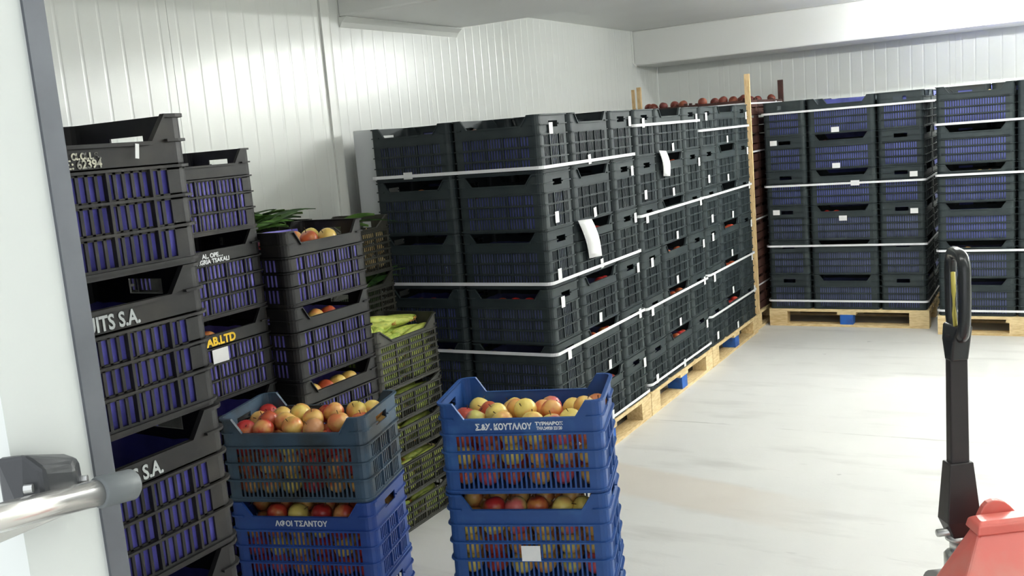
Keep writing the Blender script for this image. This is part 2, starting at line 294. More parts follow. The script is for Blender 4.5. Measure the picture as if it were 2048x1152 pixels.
# ------------------------------------------------------------------ crates
def outline(L, W, r, n=4):
    pts = []
    for (cx, cy, a0) in ((L / 2 - r, W / 2 - r, 0), (-L / 2 + r, W / 2 - r, 90), (-L / 2 + r, -W / 2 + r, 180), (L / 2 - r, -W / 2 + r, 270)):
        for q in range(n + 1):
            a = math.radians(a0 + 90 * q / n); pts.append((cx + r * math.cos(a), cy + r * math.sin(a), math.cos(a), math.sin(a)))
    return pts
def ring(mb, L, W, r, z0, z1, oo, oi, n=4):
    ls = []
    for (x, y, a, b) in outline(L, W, r, n):
        ls.append([(x + a * oo, y + b * oo, z0), (x + a * oo, y + b * oo, z1), (x - a * oi, y - b * oi, z1), (x - a * oi, y - b * oi, z0)])
    mb.torus_loops(ls)
def crate_mesh(name, m, L, W, H, style):
    """L long side (x), W short side (y), H height. Local front = -y."""
    mb = MB(); t = 0.004; r = 0.03; k = H / 0.29
    a, b = style.get('post', (0.055, 0.05)); dip = style.get('dip', 0.05) * k; band = style.get('band', 0.05) * k; sl = style.get('slope', 0.035)
    zb = H - dip - band; z_b = 0.018; rows = style.get('rows', 3); fl = style.get('flange', 0.008)
    L -= 2 * fl; W -= 2 * fl                                  # flanges reach the outer size
    ring(mb, L, W, r, 0, z_b, 0, t); ring(mb, L, W, r, 0.008, 0.013, fl * 0.8, 0)
    zs = [z_b + (zb - z_b) * i / rows for i in range(1, rows + 1)]
    for z in zs:
        ring(mb, L, W, r, z - 0.006, z + 0.006, 0, t); ring(mb, L, W, r, z - 0.002, z + 0.003, fl, 0)
    mb.box(-L / 2 + 0.006, L / 2 - 0.006, -W / 2 + 0.006, W / 2 - 0.006, 0.004, 0.009)
    # corner shells
    o = outline(L, W, r)
    for c in range(4):
        arc = o[c * 5:c * 5 + 5]; sx = 1 if c in (0, 3) else -1; sy = 1 if c in (0, 1) else -1
        pa = (sx * (L / 2 - a), sy * W / 2, 0, sy); pb = (sx * L / 2, sy * (W / 2 - b), sx, 0)
        path = ([pb] + arc + [pa]) if c in (0, 2) else ([pa] + arc + [pb])
        mb.loops([[(x, y, z_b), (x, y, H - 0.004), (x - nx * t, y - ny * t, H - 0.004), (x - nx * t, y - ny * t, z_b)] for x, y, nx, ny in path])
        zr = H - dip                                            # ledge ring at the dip level, corners and short sides only
        mb.loops([[(x + nx * fl, y + ny * fl, zr - 0.003), (x + nx * fl, y + ny * fl, zr + 0.002), (x, y, zr + 0.002), (x, y, zr - 0.003)] for x, y, nx, ny in path])
    A = L / 2 - a; B = W / 2 - b
    # long sides
    for s in (-1, 1):
        y0, y1 = sorted((s * W / 2, s * (W / 2 - t)))
        mb.box(-A, A, y0, y1, zb, H - dip)
        for q in (-1, 1):
            tri = [(q * A, H - dip), (q * A, H - 0.004), (q * (A - sl), H - dip)]
            mb.prism(tri, 1, y0, y1)
        cells = style['cells']; tot = sum(c for c, _ in cells); x = -A
        for ci, (cw, ns) in enumerate(cells):
            wdt = cw / tot * 2 * A
            if ci: 
                yy = sorted((s * (W / 2 - t), s * (W / 2 + fl * 0.8))); mb.box(x - 0.003, x + 0.003, yy[0], yy[1], z_b, zb)
            p = wdt / ns
            for i in range(ns + 1):
                bw = style.get('bar', 0.45) * p / 2; xx = x + i * p
                mb.box(max(-A, xx - bw), min(A, xx + bw), y0, y1, z_b, zb)
            x += wdt
    # short sides
    for s in (-1, 1):
        x0, x1 = sorted((s * L / 2, s * (L / 2 - t)))
        hz0, hz1, hw = H - 0.064, H - 0.034, 0.048
        mb.box(x0, x1, -B, -hw, zb, H - 0.004); mb.box(x0, x1, hw, B, zb, H - 0.004); mb.box(x0, x1, -hw, hw, zb, hz0); mb.box(x0, x1, -hw, hw, hz1, H - 0.004)
        xx = sorted((s * L / 2, s * (L / 2 + fl)))
        for q in (-1, 1): mb.box(xx[0], xx[1], min(q * hw, q * B), max(q * hw, q * B), H - dip - 0.003, H - dip + 0.002)
        cells = style['ends']; tot = sum(c for c, _ in cells); y = -B
        for ci, (cw, ns) in enumerate(cells):
            wdt = cw / tot * 2 * B
            if ci:
                xv = sorted((s * (L / 2 - t), s * (L / 2 + fl * 0.8))); mb.box(xv[0], xv[1], y - 0.003, y + 0.003, z_b, zb)
            p = wdt / ns
            for i in range(ns + 1):
                bw = style.get('bar', 0.45) * p / 2; yy = y + i * p
                mb.box(x0, x1, max(-B, yy - bw), min(B, yy + bw), z_b, zb)
            y += wdt
    # top rim following the dips
    path = []
    for i, (x, y, nx, ny) in enumerate(o):
        path.append((x, y, nx, ny, H))
        if i == 4:
            for (xx, zz) in ((A, H), (A - sl, H - dip), (-A + sl, H - dip), (-A, H)): path.append((xx, W / 2, 0, 1, zz))
        if i == 14:
            for (xx, zz) in ((-A, H), (-A + sl, H - dip), (A - sl, H - dip), (A, H)): path.append((xx, -W / 2, 0, -1, zz))
    mb.torus_loops([[(x + nx * fl, y + ny * fl, z - 0.007), (x + nx * fl, y + ny * fl, z - 0.0005), (x - nx * t, y - ny * t, z - 0.0005), (x - nx * t, y - ny * t, z - 0.007)] for x, y, nx, ny, z in path])
    me = fixn(mb.mesh(name, m)); me['dims'] = (L + 2 * fl, W + 2 * fl, H); return me
def liner_mesh(name, m, L, W, H, top, seed=0):
    rnd = random.Random(seed); mb = MB(); nz = 4; ringp = []; o = outline(L - 0.0264, W - 0.0264, 0.026, 3); m_ = len(o)
    for i in range(m_):
        x, y, a, b = o[i]; x2, y2, a2, b2 = o[(i + 1) % m_]; dd = math.hypot(x2 - x, y2 - y); n = max(1, int(dd / 0.035))
        for q in range(n): ringp.append((x + (x2 - x) * q / n, y + (y2 - y) * q / n, -a, -b))
    lo = []
    for k in range(nz + 1):
        z = 0.012 + (top - 0.012) * k / nz
        lo.append([(x + a * rnd.uniform(0, 0.005), y + b * rnd.uniform(0, 0.005), z + (rnd.uniform(-0.006, 0.0) if k == nz else 0)) for x, y, a, b in ringp])
    lo.insert(0, [(x * 0.97, y * 0.97, 0.0105) for x, y, z in lo[0]]); mb.loops(lo, cap1=False); return mb.mesh(name, m, True)
GROUPED = dict(cells=[(45, 2), (95, 5), (95, 5), (95, 5), (45, 2)], ends=[(50, 3), (90, 5), (50, 3)], bar=0.34)
TIGHT = dict(cells=[(50, 3), (95, 6), (95, 6), (95, 6), (50, 3)], ends=[(50, 4), (90, 6), (50, 4)], bar=0.46)
FINE = dict(cells=[(100, 27)], ends=[(50, 5), (60, 5), (50, 5)], bar=0.38, post=(0.05, 0.05))
MESHY = dict(cells=[(90, 7), (90, 7), (90, 7), (90, 7)], ends=[(70, 6), (70, 6)], bar=0.19, rows=6, dip=0.055, band=0.02, slope=0.08, post=(0.035, 0.035), flange=0.006)
MESH_MID = dict(MESHY, rows=4); MESH_LOW = dict(MESHY, rows=3, dip=0.05, band=0.02)
CM = {}
def get_crate(kind):
    if kind in CM: return CM[kind]
    k = kind
    spec = {'row': ('green_black', 0.500, 0.335, 0.28, TIGHT), 'back': ('green_black', 0.525, 0.345, 0.28, TIGHT), 'tall': ('black', 0.50, 0.345, 0.28, GROUPED), 'second': ('black', 0.50, 0.345, 0.295, GROUPED),
            'third': ('black', 0.50, 0.345, 0.29, GROUPED), 'blue_r': ('blue', 0.542, 0.345, 0.303, FINE), 'blue_l': ('deep_blue', 0.535, 0.345, 0.292, FINE), 'blue_old': ('old_blue', 0.535, 0.345, 0.292, FINE),
            'veg': ('veg_black', 0.50, 0.34, 0.28, MESHY), 'greens': ('veg_black', 0.50, 0.34, 0.288, MESHY), 'veg_mid': ('veg_black', 0.50, 0.34, 0.20, MESH_MID), 'veg_low': ('veg_black', 0.50, 0.34, 0.155, MESH_LOW)}[k]
    CM[k] = crate_mesh('crate_body', M[spec[0]], *spec[1:4], spec[4]); return CM[k]
LM = {}
def get_liner(kind, m, top):
    key = (kind, m, round(top, 3))
    if key not in LM:
        d = get_crate(kind)['dims']; LM[key] = liner_mesh('crate_liner', M[m], d[0], d[1], d[2], top, len(LM))
    return LM[key]
STK = {}
def sticker(root, kind, side, u, z, w_=0.04, h_=0.055, tilt=0.0):
    key = (w_, h_)
    if key not in STK: STK[key] = MB().box(-w_ / 2, w_ / 2, -0.0004, 0.0004, -h_ / 2, h_ / 2).mesh('paper_sticker', M['paper'])
    d = get_crate(kind)['dims']
    loc, rz = {'front': ((u, -d[1] / 2 - 0.001, z), 0), 'right': ((d[0] / 2 + 0.001, u, z), math.pi / 2), 'left': ((-d[0] / 2 - 0.001, u, z), math.pi / 2)}[side]
    return link('paper_sticker', STK[key], root, loc, (0, tilt, rz))
TX = {}
def text_mesh(s, size, m, bold, sx):
    key = (s, size, m, bold, sx)
    if key not in TX:
        cu = bpy.data.curves.new('lettering', 'FONT'); cu.body = s; cu.size = size; cu.align_x = 'CENTER'; cu.align_y = 'CENTER'; cu.extrude = 0.0004; cu.offset = bold; cu.resolution_u = 3; cu.space_line = 0.9
        ob = bpy.data.objects.new('tmp', cu); COL.objects.link(ob); bpy.context.view_layer.update()
        me = bpy.data.meshes.new_from_object(ob.evaluated_get(bpy.context.evaluated_depsgraph_get())); bpy.data.objects.remove(ob)
        for v in me.vertices: v.co.x *= sx
        me.materials.clear(); me.materials.append(M[m]); TX[key] = me
    return TX[key]
def lettering(root, kind, s, u, z, size, m, bold=0.0, sx=1.0, label=None):
    d = get_crate(kind)['dims']
    o = link('lettering', text_mesh(s, size, m, bold, sx), root, (u, -d[1] / 2 + 0.0068, z), (math.pi / 2, 0, 0))
    if label: o['label'] = label
    return o
def crate(kind, loc, rz, label, group=None, liner=None, top=None, name='plastic_crate'):
    me = get_crate(kind); root = empty(name, loc, rz); tag(root, label, 'crate', group)
    link('body', me, root)
    if liner: link('liner', get_liner(kind, liner, top if top else me['dims'][2] - 0.075), root)
    return root

# ------------------------------------------------------------------ fruit
def apple_mesh(r, seed, m):
    rnd = random.Random(seed); prof = []
    for i in range(11):
        t = i / 10 * math.pi; rr = r * math.sin(t) ** 0.92 * (1.0 + 0.03 * math.cos(t)); z = -r * 0.93 * math.cos(t)
        if i >= 8: z -= r * 0.16 * ((i - 7) / 3) ** 2
        if i <= 1: z += r * 0.10 * (2 - i) / 2
        prof.append((max(rr, 0.0008), z))
    mb = MB().lathe(prof, 14); me = fixn(mb.mesh('apple', m, True)); return me
AM = {k: [apple_mesh(0.0365 + 0.002 * q, q, M[k]) for q in range(2)] for k in ('apple_yellow', 'apple_blush', 'apple_red', 'apple_pink', 'fruit_dark')}
STEM = MB().tube([(0, 0, 0.022), (0.001, 0, 0.032), (0.004, 0.001, 0.043)], [0.0012, 0.0012, 0.0018], 5).mesh('stem', M['stem'])
HUE = {'apple_yellow': 'yellow', 'apple_blush': 'orange-blushed', 'apple_red': 'red', 'apple_pink': 'pink-striped'}
def apple(kind, p, label, group, stem=False, rnd=random):
    o = link('apple', rnd.choice(AM[kind]), None, p, (rnd.uniform(-0.9, 0.9), rnd.uniform(-0.9, 0.9), rnd.uniform(0, 6.28)))
    tag(o, label, 'apple', group)
    if stem: link('stem', STEM, o)
    return o
def place(root, p):
    c, s = math.cos(root.rotation_euler.z), math.sin(root.rotation_euler.z); l = root.location
    return (l.x + c * p[0] - s * p[1], l.y + s * p[0] + c * p[1], l.z + p[2])
FILL = {}
def fill(root, kind, m, layers, label, inner=False, n_side=(6, 4)):
    """lower apples of a crate that nobody can count, joined"""
    key = (kind, m, layers, inner)
    if key not in FILL:
        d = get_crate(kind)['dims']; mb = MB(); px, py = (d[0] - 0.05) / n_side[0], (d[1] - 0.05) / n_side[1]; rnd = random.Random(len(FILL))
        for k in range(layers):
            for i in range(n_side[0]):
                for j in range(n_side[1]):
                    if inner and (j == 0 or i == n_side[0] - 1): continue
                    c = (-d[0] / 2 + 0.025 + px * (i + 0.5) + rnd.uniform(-.004, .004), -d[1] / 2 + 0.025 + py * (j + 0.5), 0.046 + 0.066 * k)
                    mb.lathe([(0.002, -0.034), (0.022, -0.026), (0.035, 0), (0.024, 0.026), (0.002, 0.031)], 8, c)
        FILL[key] = fixn(mb.mesh('apple_filling', M[m], True))
    o = link('apple_filling', FILL[key], None, tuple(root.location), tuple(root.rotation_euler)); tag(o, label, 'apples', 'apples packed inside crates', 'stuff'); return o

# ------------------------------------------------------------------ pallets
PB = {}
def pbox(dx, dy, dz, m='wood'):
    k = (dx, dy, dz, m)
    if k not in PB: PB[k] = MB().cbox((0, 0, 0), (dx, dy, dz)).mesh('pallet_piece', M[m])
    return PB[k]
def pallet(loc, rz, label, Lx=1.2, Wy=1.0, blue=True):
    """front (visible long side) = local -y; origin at the centre on the floor"""
    root = empty('wooden_pallet', loc, rz); tag(root, label, 'pallet', None)
    bz = (0.020, 0.080, 0.022, 0.022); ys = (-Wy / 2 + 0.05, 0, Wy / 2 - 0.05); xs = (-Lx / 2 + 0.072, 0, Lx / 2 - 0.072)
    for y in ys: link('bottom_board', pbox(Lx, 0.1, bz[0]), root, (0, y, bz[0] / 2))
    for y in ys:
        for x in xs:
            o = link('block', pbox(0.145 if x else 0.1, 0.1, bz[1], 'blue_block' if (blue and x == 0 and y < -0.1) else 'wood'), root, (x, y, bz[0] + bz[1] / 2))
            if blue and x == 0 and y < -0.1: o['label'] = 'blue painted block'
    for x in xs: link('stringer_board', pbox(0.145, Wy, bz[2]), root, (x, 0, bz[0] + bz[1] + bz[2] / 2))
    n = 7
    for i in range(n): link('deck_board', pbox(Lx, 0.1, bz[3]), root, (0, -Wy / 2 + 0.05 + (Wy - 0.1) * i / (n - 1), bz[0] + bz[1] + bz[2] + bz[3] / 2))
    return root
PZ = 0.1445
def strap_loop(x0, x1, y0, y1, z, label, group, hgt=0.016, tilt=0.0, rnd=random):
    mb = MB(); g = 0.0035; path = []
    for (cx, cy, a0) in ((x1 - 0.03, y1 - 0.03, 0), (x0 + 0.03, y1 - 0.03, 90), (x0 + 0.03, y0 + 0.03, 180), (x1 - 0.03, y0 + 0.03, 270)):
        for q in range(5):
            a = math.radians(a0 + q * 22.5); path.append((cx + 0.03 * math.cos(a), cy + 0.03 * math.sin(a), math.cos(a), math.sin(a)))
    mb.torus_loops([[(x + nx * g, y + ny * g, z - hgt / 2), (x + nx * (g + 0.0015), y + ny * (g + 0.0015), z - hgt / 2), (x + nx * (g + 0.0015), y + ny * (g + 0.0015), z + hgt / 2), (x + nx * g, y + ny * g, z + hgt / 2)] for x, y, nx, ny in path])
    me = fixn(mb.mesh('packing_strap', M['strap'])); 
    return tag(link('packing_strap', me), label, 'strap', group)
HI = ['lowest', 'second lowest', 'second highest', 'topmost']
PH = 0.2805
# --- the row along the left wall
RX1 = -2.156; RY = [4.129, 5.323, 6.517]
ROWN = ['wall stack beside the corn', 'middle wall stack', 'wall stack beside the brown crates']
ROWS = [(1.575, 1.014, 0.662, 0.170), (1.735, 1.208, 0.652, 0.190), (1.664, 1.207, 0.660, 0.363)]
rnd = random.Random(11)
def red_apples(root, kind, n, where, side_y, z, m='apple_red', lab=None):
    d = get_crate(kind)['dims']
    fill(root, kind, m, 2, 'apples packed deep in ' + where)
    xs = rnd.sample([-0.135, -0.057, 0.021, 0.099, 0.152 if n > 4 else 0.14], n) if n < 5 else [-0.14, -0.07, 0.0, 0.07, 0.14]
    for x in xs:
        apple(m, place(root, (x, side_y, z + rnd.uniform(-0.004, 0.004))), lab or HUE[m] + ' apple peeping from ' + where, 'apples in ' + where, rnd=rnd)
for pi, y0 in enumerate(RY):
    pallet((RX1 - 0.5, y0 + 0.592, 0), math.pi / 2, 'wooden pallet with a blue block under ' + 'the ' + ROWN[pi], 1.184, 1.0)
    cols = []
    cols += [('front beside wall', (RX1 - 0.7535, y0 + 0.168), 0, 'FL'), ('inner middle column', (RX1 - 0.507, y0 + 0.590), math.pi / 2, 'X'), ('wall-side middle column', (RX1 - 0.843, y0 + 0.590), math.pi / 2, 'X'), ('rear beside wall', (RX1 - 0.7535, y0 + 1.012), 0, 'X')]
    cols += [('doorway-end corner', (RX1 - 0.25, y0 + 0.168), 0, 'FR'), ('middle column', (RX1 - 0.168, y0 + 0.590), math.pi / 2, 'MR'), ('far-end corner', (RX1 - 0.25, y0 + 1.012), 0, 'RR')]
    for cn, (cx, cy), rz, code in cols:
        for k in range(6):
            lab = 'dark crate, %s tier, %s, %s' % (tier(k, 6), cn, ROWN[pi])
            jx, jy = (rnd.uniform(-0.001, 0.003), rnd.uniform(-0.001, 0.001)) if code in ('FR', 'RR') else ((rnd.uniform(-0.003, 0.003), rnd.uniform(-0.002, 0.002)) if code == 'MR' else (0, 0))
            ln = rnd.choice(['navy', 'navy', 'violet_navy']) if code in ('FL', 'FR') else 'navy'
            c = crate('row', (cx + jx, cy + jy, PZ + PH * k), rz, lab, 'dark crates in the wall row', ln, 0.272 if code == 'X' else None, name='dark_plastic_crate')
            if code == 'FR': sticker(c, 'row', 'right', rnd.uniform(-0.07, -0.02), rnd.choice([0.21, 0.20, 0.06]))
            if code == 'RR': sticker(c, 'row', 'right', rnd.uniform(0.08, 0.12), rnd.uniform(0.19, 0.23), 0.035, 0.055)
            if code == 'MR': sticker(c, 'row', 'front', rnd.uniform(-0.06, 0.05), 0.035, 0.035, 0.05, rnd.uniform(-0.1, 0.1))
            if code == 'FL' and k == 5: sticker(c, 'row', 'front', -0.02, 0.03, 0.055, 0.035)
            if code == 'MR' and k in (0, 1, 2, 4 if pi else 3, 5) or (code in ('FR', 'FL') and pi == 0 and k in (1, 2, 4, 5)):
                w_ = '%s tier %s, %s' % (tier(k, 6), {'MR': 'middle column', 'FR': 'doorway-end corner', 'FL': 'front beside wall'}[code], ROWN[pi])
                red_apples(c, 'row', 3, w_, -0.118, 0.196)
    for k, z in enumerate(sorted(ROWS[pi])):
        strap_loop(RX1 - 1.011, RX1 + 0.003, y0, y0 + 1.182, z, 'white packing strap, %s on the %s' % (HI[k], ROWN[pi]), 'straps on the wall row')
# --- brown crates behind the row
pallet((-2.665, 8.33, 0), math.pi / 2, 'wooden pallet under the brown crates in the corner', 1.16, 0.98, False)
def brown_mesh(L, W, H):
    mb = MB(); t = 0.008
    for s in (-1, 1):
        for (z0, z1) in ((0.012, 0.062), (0.072, H - 0.016)):
            mb.box(-L / 2, L / 2, *sorted((s * W / 2, s * (W / 2 - t))), z0, z1)
            mb.box(*sorted((s * L / 2, s * (L / 2 - t))), -W / 2 + t, W / 2 - t, z0, z1)
        for q in (-1, 1): mb.box(*sorted((s * (L / 2 - t), s * (L / 2 - t - 0.022))), *sorted((q * (W / 2 - t), q * (W / 2 - t - 0.022))), 0, H)
    mb.box(-L / 2 + t, L / 2 - t, -W / 2 + t, W / 2 - t, 0.004, 0.010); me = fixn(mb.mesh('brown_crate', M['brown'])); return me
BH = 0.144; BRM = brown_mesh(0.485, 0.318, BH)
BST = MB().box(-0.0004, 0.0004, -0.02, 0.02, -0.026, 0.026).mesh('paper_sticker', M['paper'])
for cn, x, y, rz in (('wall side front', -2.915, 7.915, 0), ('floor side front', -2.425, 7.915, 0), ('floor side middle', -2.341, 8.325, math.pi / 2), ('floor side rear', -2.425, 8.735, 0)):
    for k in range(12):
        o = link('brown_crate', BRM, None, (x, y, PZ + (BH + 0.0005) * k), (0, 0, rz)); tag(o, 'low dark brown crate, %s tier, %s of corner stack' % (tier(k, 12), cn), 'crate', 'brown crates in the corner')
        if rz == 0 and x > -2.6: link('paper_sticker', BST, o, (0.2435, -0.08 + rnd.uniform(-0.01, 0.02), 0.09))
        if k == 11:
            for q in range(5 if rz == 0 else 3):
                u = -0.17 + q * 0.085; zt = PZ + (BH + 0.0005) * 11
                p = (u, rnd.uniform(-0.08, 0.08)) if rz == 0 else (rnd.uniform(-0.03, 0.03), -0.17 + q * 0.13)
                if rz: p = (-0.15 + q * 0.13, 0.0)
                a = math.cos(rz); b = math.sin(rz)
                apple('fruit_dark', (x + a * p[0] - b * p[1], y + b * p[0] + a * p[1], zt + BH - 0.012 + rnd.uniform(0, 0.014)), 'dark red fruit heaped on the brown corner crates', 'fruit on the brown crates', rnd=rnd)
            f = MB()
            for i in range(6):
                for j in range(4):
                    for l in range(2): f.lathe([(0.002, -0.032), (0.03, -0.015), (0.033, 0.01), (0.002, 0.03)], 7, (-0.19 + 0.076 * i, -0.115 + 0.076 * j, 0.046 + 0.055 * l))
            o2 = link('apple_filling', fixn(f.mesh('apple_filling', M['fruit_dark'], True)), None, tuple(o.location), tuple(o.rotation_euler)); tag(o2, 'red fruit packed inside the top brown crate, ' + cn, 'apples', 'apples packed inside crates', 'stuff')
for k, z in enumerate((0.36, 0.9, 1.45, 1.835)):
    strap_loop(-3.158, -2.182, 7.755, 8.895, z, 'white packing strap, %s on the brown corner crates' % HI[k], 'straps on the brown crates', 0.013)
for i, (x, y, w_, z1) in enumerate(((-3.128, 7.738, 0.022, 2.03), (-3.075, 7.738, 0.034, 2.045), (-2.168, 7.738, 0.040, 2.062), (-2.20, 8.915, 0.045, 2.03))):
    lab = ['thin wooden lath at the wall corner of the brown crates', 'wider wooden lath beside the thin one on the brown crates', 'pale wooden lath rising between the wall row and brown crates', 'dark wooden lath at the rear of the brown crates'][i]
    o = link('wooden_lath', MB().cbox((0, 0, (z1 - PZ) / 2), (w_, 0.022, z1 - PZ)).mesh('wooden_lath', M['wood_lath'] if i < 3 else M['brown']), None, (x, y, PZ)); tag(o, lab, 'wooden lath', 'laths on the brown crates')
# --- pallets along the back wall
pallet((-1.515, 8.47, 0), 0, 'wooden pallet with a blue block under the far stack nearest the brown crates', 1.23, 1.0)
BX = -2.128; BY = 7.965
for cn, x, y, rz, code in (('left end-on crate', BX + 0.173, BY + 0.263, math.pi / 2, 'S1'), ('broad middle crate', BX + 0.610, BY + 0.173, 0, 'L'), ('end-on crate by the gap', BX + 1.047, BY + 0.263, math.pi / 2, 'S2'), ('rear crate by the gap', BX + 1.047, BY + 0.798, math.pi / 2, 'S3'), ('rear brown-side crate', BX + 0.173, BY + 0.798, math.pi / 2, 'S3'), ('inner broad crate', BX + 0.610, BY + 0.53, 0, 'S3')):
    cn = cn.replace('left ', 'brown-side ')
    for k in range(6):
        c = crate('back', (x + rnd.uniform(-0.001, 0.001), y + rnd.uniform(0.0, 0.006) if code != 'S3' else y, PZ + PH * k), rz, 'dark crate, %s tier, %s, far stack by brown crates' % (tier(k, 6), cn), 'dark crates along the back wall', 'violet_navy' if k > 2 else 'navy', 0.272 if code == 'S3' else None, name='dark_plastic_crate')
        if code == 'L':
            if k in (5, 4): sticker(c, 'back', 'front', -0.04, 0.03, 0.06, 0.04)
            if k == 2: sticker(c, 'back', 'front', 0.0, 0.175, 0.06, 0.04)
            if k in (1, 2, 4): red_apples(c, 'back', 2, '%s tier broad crate, far stack by brown crates' % tier(k, 6), -0.12, 0.197)
        if code == 'S1' and k in (4, 2): sticker(c, 'back', 'left', 0.085, 0.235, 0.055, 0.04)
        if code == 'S2' and k in (3, 2): sticker(c, 'back', 'left', -0.09, 0.215, 0.055, 0.04)
for k, z in enumerate((0.213, 0.664, 1.154, 1.736)):
    s = strap_loop(BX - 0.002, BX + 1.222, BY, BY + 1.063, z, 'white packing strap, %s on the far stack nearest the brown crates' % HI[k], 'straps on the far stacks')
    if k == 2: link('strap_seal', MB().box(-1.45, -1.385, BY - 0.0075, BY - 0.0055, z - 0.02, z + 0.02).mesh('strap_seal', M['strap']), s)
pallet((-0.29, 8.28, 0), 0, 'wooden pallet under the far stack past the dark gap', 1.06, 1.0, False)
CX = -0.818; CY = 7.775
for cn, x, y, rz in (('broad crate by the gap', CX + 0.263, CY + 0.173, 0), ('broad crate away from the gap', CX + 0.79, CY + 0.173, 0), ('rear crate by the gap', CX + 0.173, CY + 0.618, math.pi / 2), ('inner rear crate', CX + 0.523, CY + 0.618, math.pi / 2), ('rear crate away from the gap', CX + 0.873, CY + 0.618, math.pi / 2)):
    for k in range(6):
        c = crate('back', (x + rnd.uniform(-0.001, 0.001), y + rnd.uniform(0, 0.006), PZ + PH * k), rz, 'dark crate, %s tier, %s, stack behind pallet truck' % (tier(k, 6), cn), 'dark crates along the back wall', 'violet_navy' if k > 1 else 'navy', 0.272 if rz else None, name='dark_plastic_crate')
        if rz == 0 and 'by the gap' in cn and k in (1, 3, 4, 5): red_apples(c, 'back', 2, '%s tier crate by gap, stack behind pallet truck' % tier(k, 6), -0.12, 0.197, 'apple_yellow')
for k, z in enumerate((0.185, 0.634, 1.191, 1.56)):
    strap_loop(CX - 0.002, CX + 1.056, CY, CY + 0.99, z, 'white packing strap, %s on the far stack behind the pallet truck' % HI[k], 'straps on the far stacks')
# --- notes hanging on the row
def note(p0, p1, w_, label, skew):
    mb = MB(); n = 8
    for i in range(n + 1):
        t = i / n; y = p0[1] + (p1[1] - p0[1]) * t * skew; z = p0[2] + (p1[2] - p0[2]) * t; x = RX1 + 0.0095 + 0.012 * math.sin(t * 3.0) + 0.004 * (1 - t)
        mb.v += [(x, y, z), (x + 0.002 * math.sin(5 * t), y + w_, z - 0.01)]
        if i: a = 2 * i; mb.f.append((a - 2, a - 1, a + 1, a))
    o = link('paper_note', mb.mesh('paper_note', M['paper'], True)); s = o.modifiers.new('thick', 'SOLIDIFY'); s.thickness = 0.0006
    return tag(o, label, 'paper note')
note((0, 4.455, 1.285), (0, 4.60, 1.075), 0.165, 'large creased white note hanging on the first wall row stack', 0.75)
note((0, 5.655, 1.575), (0, 5.72, 1.415), 0.125, 'small white note hanging on the middle wall row stack', 0.9)
# white board between the first stack and the wall
o = link('white_board', MB().box(-3.315, -3.178, 4.205, 4.245, 0, 1.83).mesh('white_board', M['foam'])); tag(o, 'upright white foam board between wall and first crate stack', 'board'); bevel(o, 0.004)
# ------------------------------------------------------------------ stacks by the doorway
HP = math.pi / 2
def rnd_apples(root, kind, zs, label, group, mats, r=rnd):
    for (x, y, z, m) in zs: apple(m, place(root, (x, y, z)), label, group, True, rnd=r)
# tall stack nearest the doorway
pallet((-1.775, 1.085, 0), HP, 'wooden pallet under the tall black stack by the doorway', 0.8, 0.7, False)
for k in range(6):
    txt = {5: 'with worn print', 4: 'lettered FRUITS S.A. under the worn print', 3: 'lettered FRUITS S.A. lower in the pile'}.get(k, 'unlettered, %s tier' % tier(k, 6))
    c = crate('tall', (-1.43 - 0.1725 + (0.0 if k % 2 else -0.004), 1.335 - 0.25, PZ + 0.2805 * k), HP, 'dusty black crate %s, tall stack by the doorway' % txt, 'crates in the tall doorway stack', 'purple_dim', 0.2, name='black_plastic_crate')
    if k == 5:
        lettering(c, 'tall', '. .-ΤΗΡ. α.α.ι.ε.', -0.02, 0.213, 0.020, 'worn_print', 0.0006); lettering(c, 'tall', 'ΤΕΡΜΣ: 62394', -0.02, 0.198, 0.020, 'worn_print', 0.0006)
        sticker(c, 'tall', 'front', 0.115, 0.215, 0.008, 0.026, 0.15)
    if k in (3, 4): lettering(c, 'tall', 'FRUITS S.A.', 0.008, 0.205, 0.037, 'grey_print', 0.0010, 0.80)
for k in range(6):
    crate('tall', (-1.43 - 0.1725 - 0.35, 1.335 - 0.25, PZ + 0.2805 * k), HP, 'dusty black crate, %s tier, column behind the tall doorway stack' % tier(k, 6), 'crates behind the tall doorway stack', 'purple_dim', 0.274, name='black_plastic_crate')
# second stack
for k in range(6):
    crate('second', (-2.611 - 0.1725 - 0.35, 2.715 - 0.25, 0.2955 * k), HP, 'black crate, %s tier, column between second stack and wall' % tier(k, 6), 'crates behind the second stack', 'purple', 0.285, name='black_plastic_crate')
for k in range(6):
    txt = {5: 'topmost and plain', 4: 'with white print', 3: 'with yellow print and a white sticker'}.get(k, '%s tier' % tier(k, 6))
    c = crate('second', (-2.611 - 0.1725, 2.715 - 0.25, 0.2955 * k), HP, 'violet-lined black crate, %s, stack behind the tall one' % txt, 'crates in the second stack', 'purple', 0.212, name='black_plastic_crate')
    if k == 4: lettering(c, 'second', 'AL. OPE…\nAGRIA TSAKALI', -0.005, 0.214, 0.022, 'white_print', 0.0008)
    if k == 3:
        lettering(c, 'second', 'AB.LTD', -0.015, 0.216, 0.042, 'yellow_print', 0.0018, 1.0); sticker(c, 'second', 'front', -0.035, 0.165, 0.075, 0.05)
        fill(c, 'second', 'apple_red', 2, 'apples packed in the yellow-lettered crate')
        for x in (-0.1, -0.02): apple('apple_blush', place(c, (x, -0.1, 0.213)), 'apple in the opening of the yellow-lettered black crate', 'apples in the second stack', rnd=rnd)
